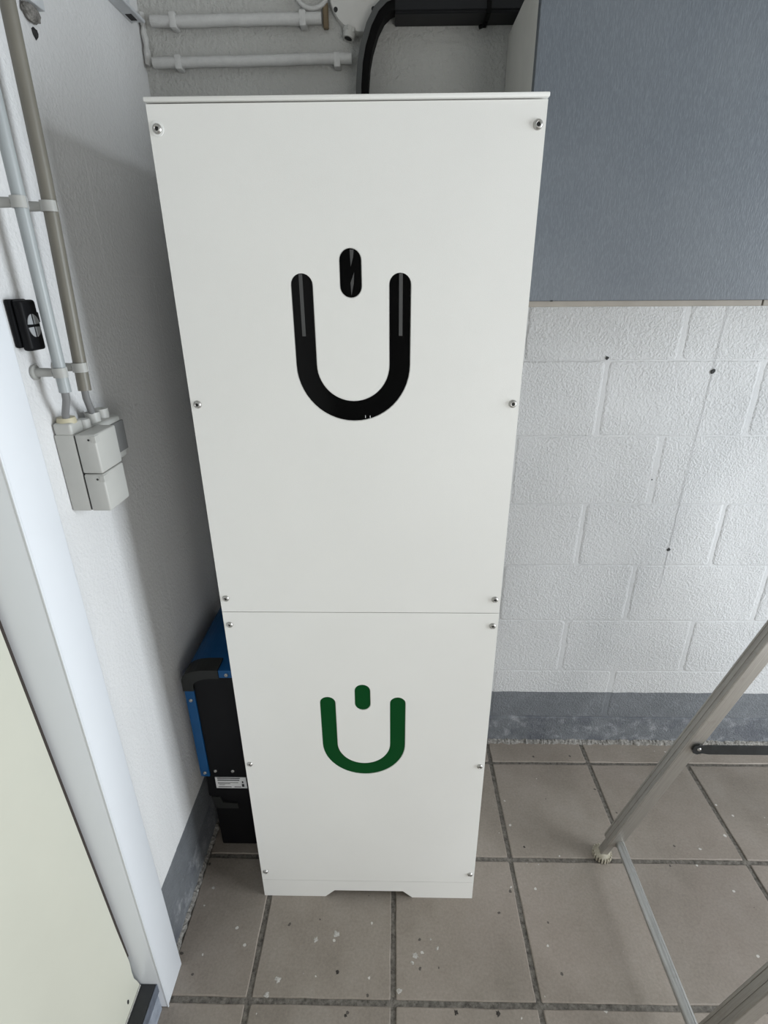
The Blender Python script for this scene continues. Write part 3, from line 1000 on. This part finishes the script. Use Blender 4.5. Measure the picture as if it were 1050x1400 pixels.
# ------------------------------------------------------------------ black trunking and bend
tk = empty('cable_trunking', (0.1, YB, 1.99), 'black cable trunking along the back wall above the wall cupboard', 'trunking')
put('trunk_body', box(-0.331, 1.2, YB - 0.060, YB - 0.001, 1.992, 2.03, 0.002), TRUNK, tk)
put('trunk_lid', box(-0.331, 1.2, YB - 0.064, YB - 0.0605, 1.996, 2.034, 0.0012), TRUNK, tk)
put('tie', box(-0.150, -0.141, YB - 0.066, YB - 0.001, 1.988, 2.04, 0.001), FLEX, tk)
put('tie_tail', tube([(-0.146, YB - 0.03, 1.988), (-0.150, YB - 0.024, 1.984), (-0.158, YB - 0.02, 1.983)], 0.0035, 6), FLEX, tk)
bd = empty('bend_duct', (-0.399, YB, 1.5), 'black bend duct curving from the trunking down behind the tall cabinet', 'duct')
path = [(-0.399, 0.9), (-0.399, 1.80), (-0.3985, 1.876), (-0.3945, 1.915), (-0.388, 1.942), (-0.376, 1.973), (-0.362, 1.995), (-0.346, 2.008), (-0.328, 2.014)]
P3 = [(x, YB - 0.043, z) for x, z in path]
nd = []
for i in range(len(path)):
    a, b = path[max(i - 1, 0)], path[min(i + 1, len(path) - 1)]
    t = Vector((b[0] - a[0], 0, b[1] - a[1])).normalized()
    nd.append(Vector((t.z, 0, -t.x)))
put('duct', ribbon(P3, (0, 1, 0), 0.036, nd, 0.026), FLEX, bd)
put('face_strip', ribbon([Vector(p) + Vector((0, -0.0185, 0)) - n * 0.0075 for p, n in zip(P3, nd)], (0, 1, 0), 0.003, nd, 0.011), FLEX2, bd)  # front-face highlight laid on as a paler strip

# ------------------------------------------------------------------ stepladder
la = empty('stepladder', (0.3, -0.2, 0), 'worn aluminium stepladder with a round cross tube and black spreader bars', 'stepladder')


def lx(z):
    return 0.258 + 0.353 * z


DX = Vector((0.353, 0, 1)).normalized()
NX = Vector((1, 0, -0.353)).normalized()      # across the leg, towards +X


def leg_box(y0, y1, a, b, off0, off1, name, mat, up=DX, across=NX, org=Vector((0.258, 0, 0)), bev=0.002):
    """box along the leg axis between lengths a..b and offsets off0..off1 across"""
    bm_ = bmesh.new()
    box_into(bm_, off0, off1, y0, y1, a, b, bev, 2)
    mt = Matrix((( across.x, 0, up.x, org.x), (0, 1, 0, 0), (across.z, 0, up.z, org.z), (0, 0, 0, 1)))
    bmesh.ops.transform(bm_, matrix=mt, verts=bm_.verts)
    return put(name, bm_, mat, la)


for y0, y1 in ((-0.003, 0.032), (-0.445, -0.410)):
    lg = leg_box(y0, y1, 0.065, 1.28, -0.0165, 0.0205, 'leg', ALU)
    # ridges of the extrusion on the outer face
    for yy in (y0 + 0.004, y0 + 0.016, y1 - 0.005):
        bm_ = bmesh.new()
        box_into(bm_, -0.0180, -0.0160, yy - 0.002, yy + 0.002, 0.067, 1.278, 0.0006)
        mt = Matrix(((NX.x, 0, DX.x, 0.258), (0, 1, 0, 0), (NX.z, 0, DX.z, 0), (0, 0, 0, 1)))
        bmesh.ops.transform(bm_, matrix=mt, verts=bm_.verts)
        put('ridge', bm_, ALU, lg)
    # foot: stub plus ribbed rubber shoe
    yc = (y0 + y1) / 2
    sh = leg_box(y0 + 0.006, y1 - 0.008, 0.016, 0.07, -0.012, 0.008, 'foot_stub', ALU)
    bm_ = lathe([(0, 0.013), (0.0225, 0.013), (0.0235, 0.006), (0.0235, 0.0), (0, 0.0)], 24)
    bmesh.ops.translate(bm_, verts=bm_.verts, vec=(0.262, yc, 0.001))
    shoe = put('rubber_shoe', bm_, FOOTDK, la, smooth=50)
    bm_ = lathe([(0, 0.021), (0.010, 0.021), (0.019, 0.0175), (0.0225, 0.013), (0.021, 0.011), (0, 0.011)], 24)
    bmesh.ops.translate(bm_, verts=bm_.verts, vec=(0.262, yc, 0.001))
    put('shoe_top', bm_, FOOT, shoe, smooth=50)
    for k in range(20):
        a = 2 * PI * k / 20
        bm_ = box(-0.003, 0.0028, -0.0022, 0.0022, 0.0, 0.0155, 0.001)
        bmesh.ops.transform(bm_, matrix=Matrix.Translation((0.262 + 0.0235 * math.cos(a), yc + 0.0235 * math.sin(a), 0.001)) @ Matrix.Rotation(a, 4, 'Z'), verts=bm_.verts)
        put('rib', bm_, FOOT, shoe)
put('cross_tube', tube([(0.2965, 0.003, 0.072), (0.2965, -0.43, 0.066)], 0.0122, 18), ALUT, la, smooth=60)
put('tube_seam', tube([(0.3005, 0.0, 0.0838), (0.3005, -0.41, 0.0778)], 0.0014, 6), ALUT, la)


def frx(z):
    return 1.16 - 0.36 * z


for y0, s in ((-0.0065, -1), (-0.4075, 1)):
    ya, yb_ = (y0 - 0.0035, y0) if s < 0 else (y0, y0 + 0.0035)
    bar = put('spreader_bar', prism([(0.410, 0.434), (0.413, 0.446), (0.424, 0.4515), (0.436, 0.4475), (0.452, 0.4490), (1.02, 0.4465), (1.02, 0.4195), (0.452, 0.4205), (0.436, 0.4235), (0.424, 0.4200), (0.413, 0.4245)], [], ya, yb_), STRAP, la)
    put('rivet', orient(lathe([(0, 0.0022), (0.0035, 0.002), (0.0052, 0.0)], 14), (0, -1, 0), (0.4255, ya, 0.4365)), STEEL, bar)
UPF = Vector((-0.36, 0, 1)).normalized()
ACF = Vector((1, 0, 0.36)).normalized()
for y0, y1 in ((0.003, 0.028), (-0.441, -0.416)):
    leg_box(y0, y1, 0.01, 1.27, -0.03, 0.03, 'front_rail', ALU, UPF, ACF, Vector((1.16, 0, 0)))
for z in (0.25, 0.5, 0.75, 1.0):
    bx = frx(z)
    put('tread', box(bx - 0.05, bx + 0.035, -0.416, 0.003, z - 0.012, z + 0.012, 0.003), ALU, la)
put('top_cap', box(0.64, 0.80, -0.45, 0.037, 1.185, 1.215, 0.006), ALU, la)
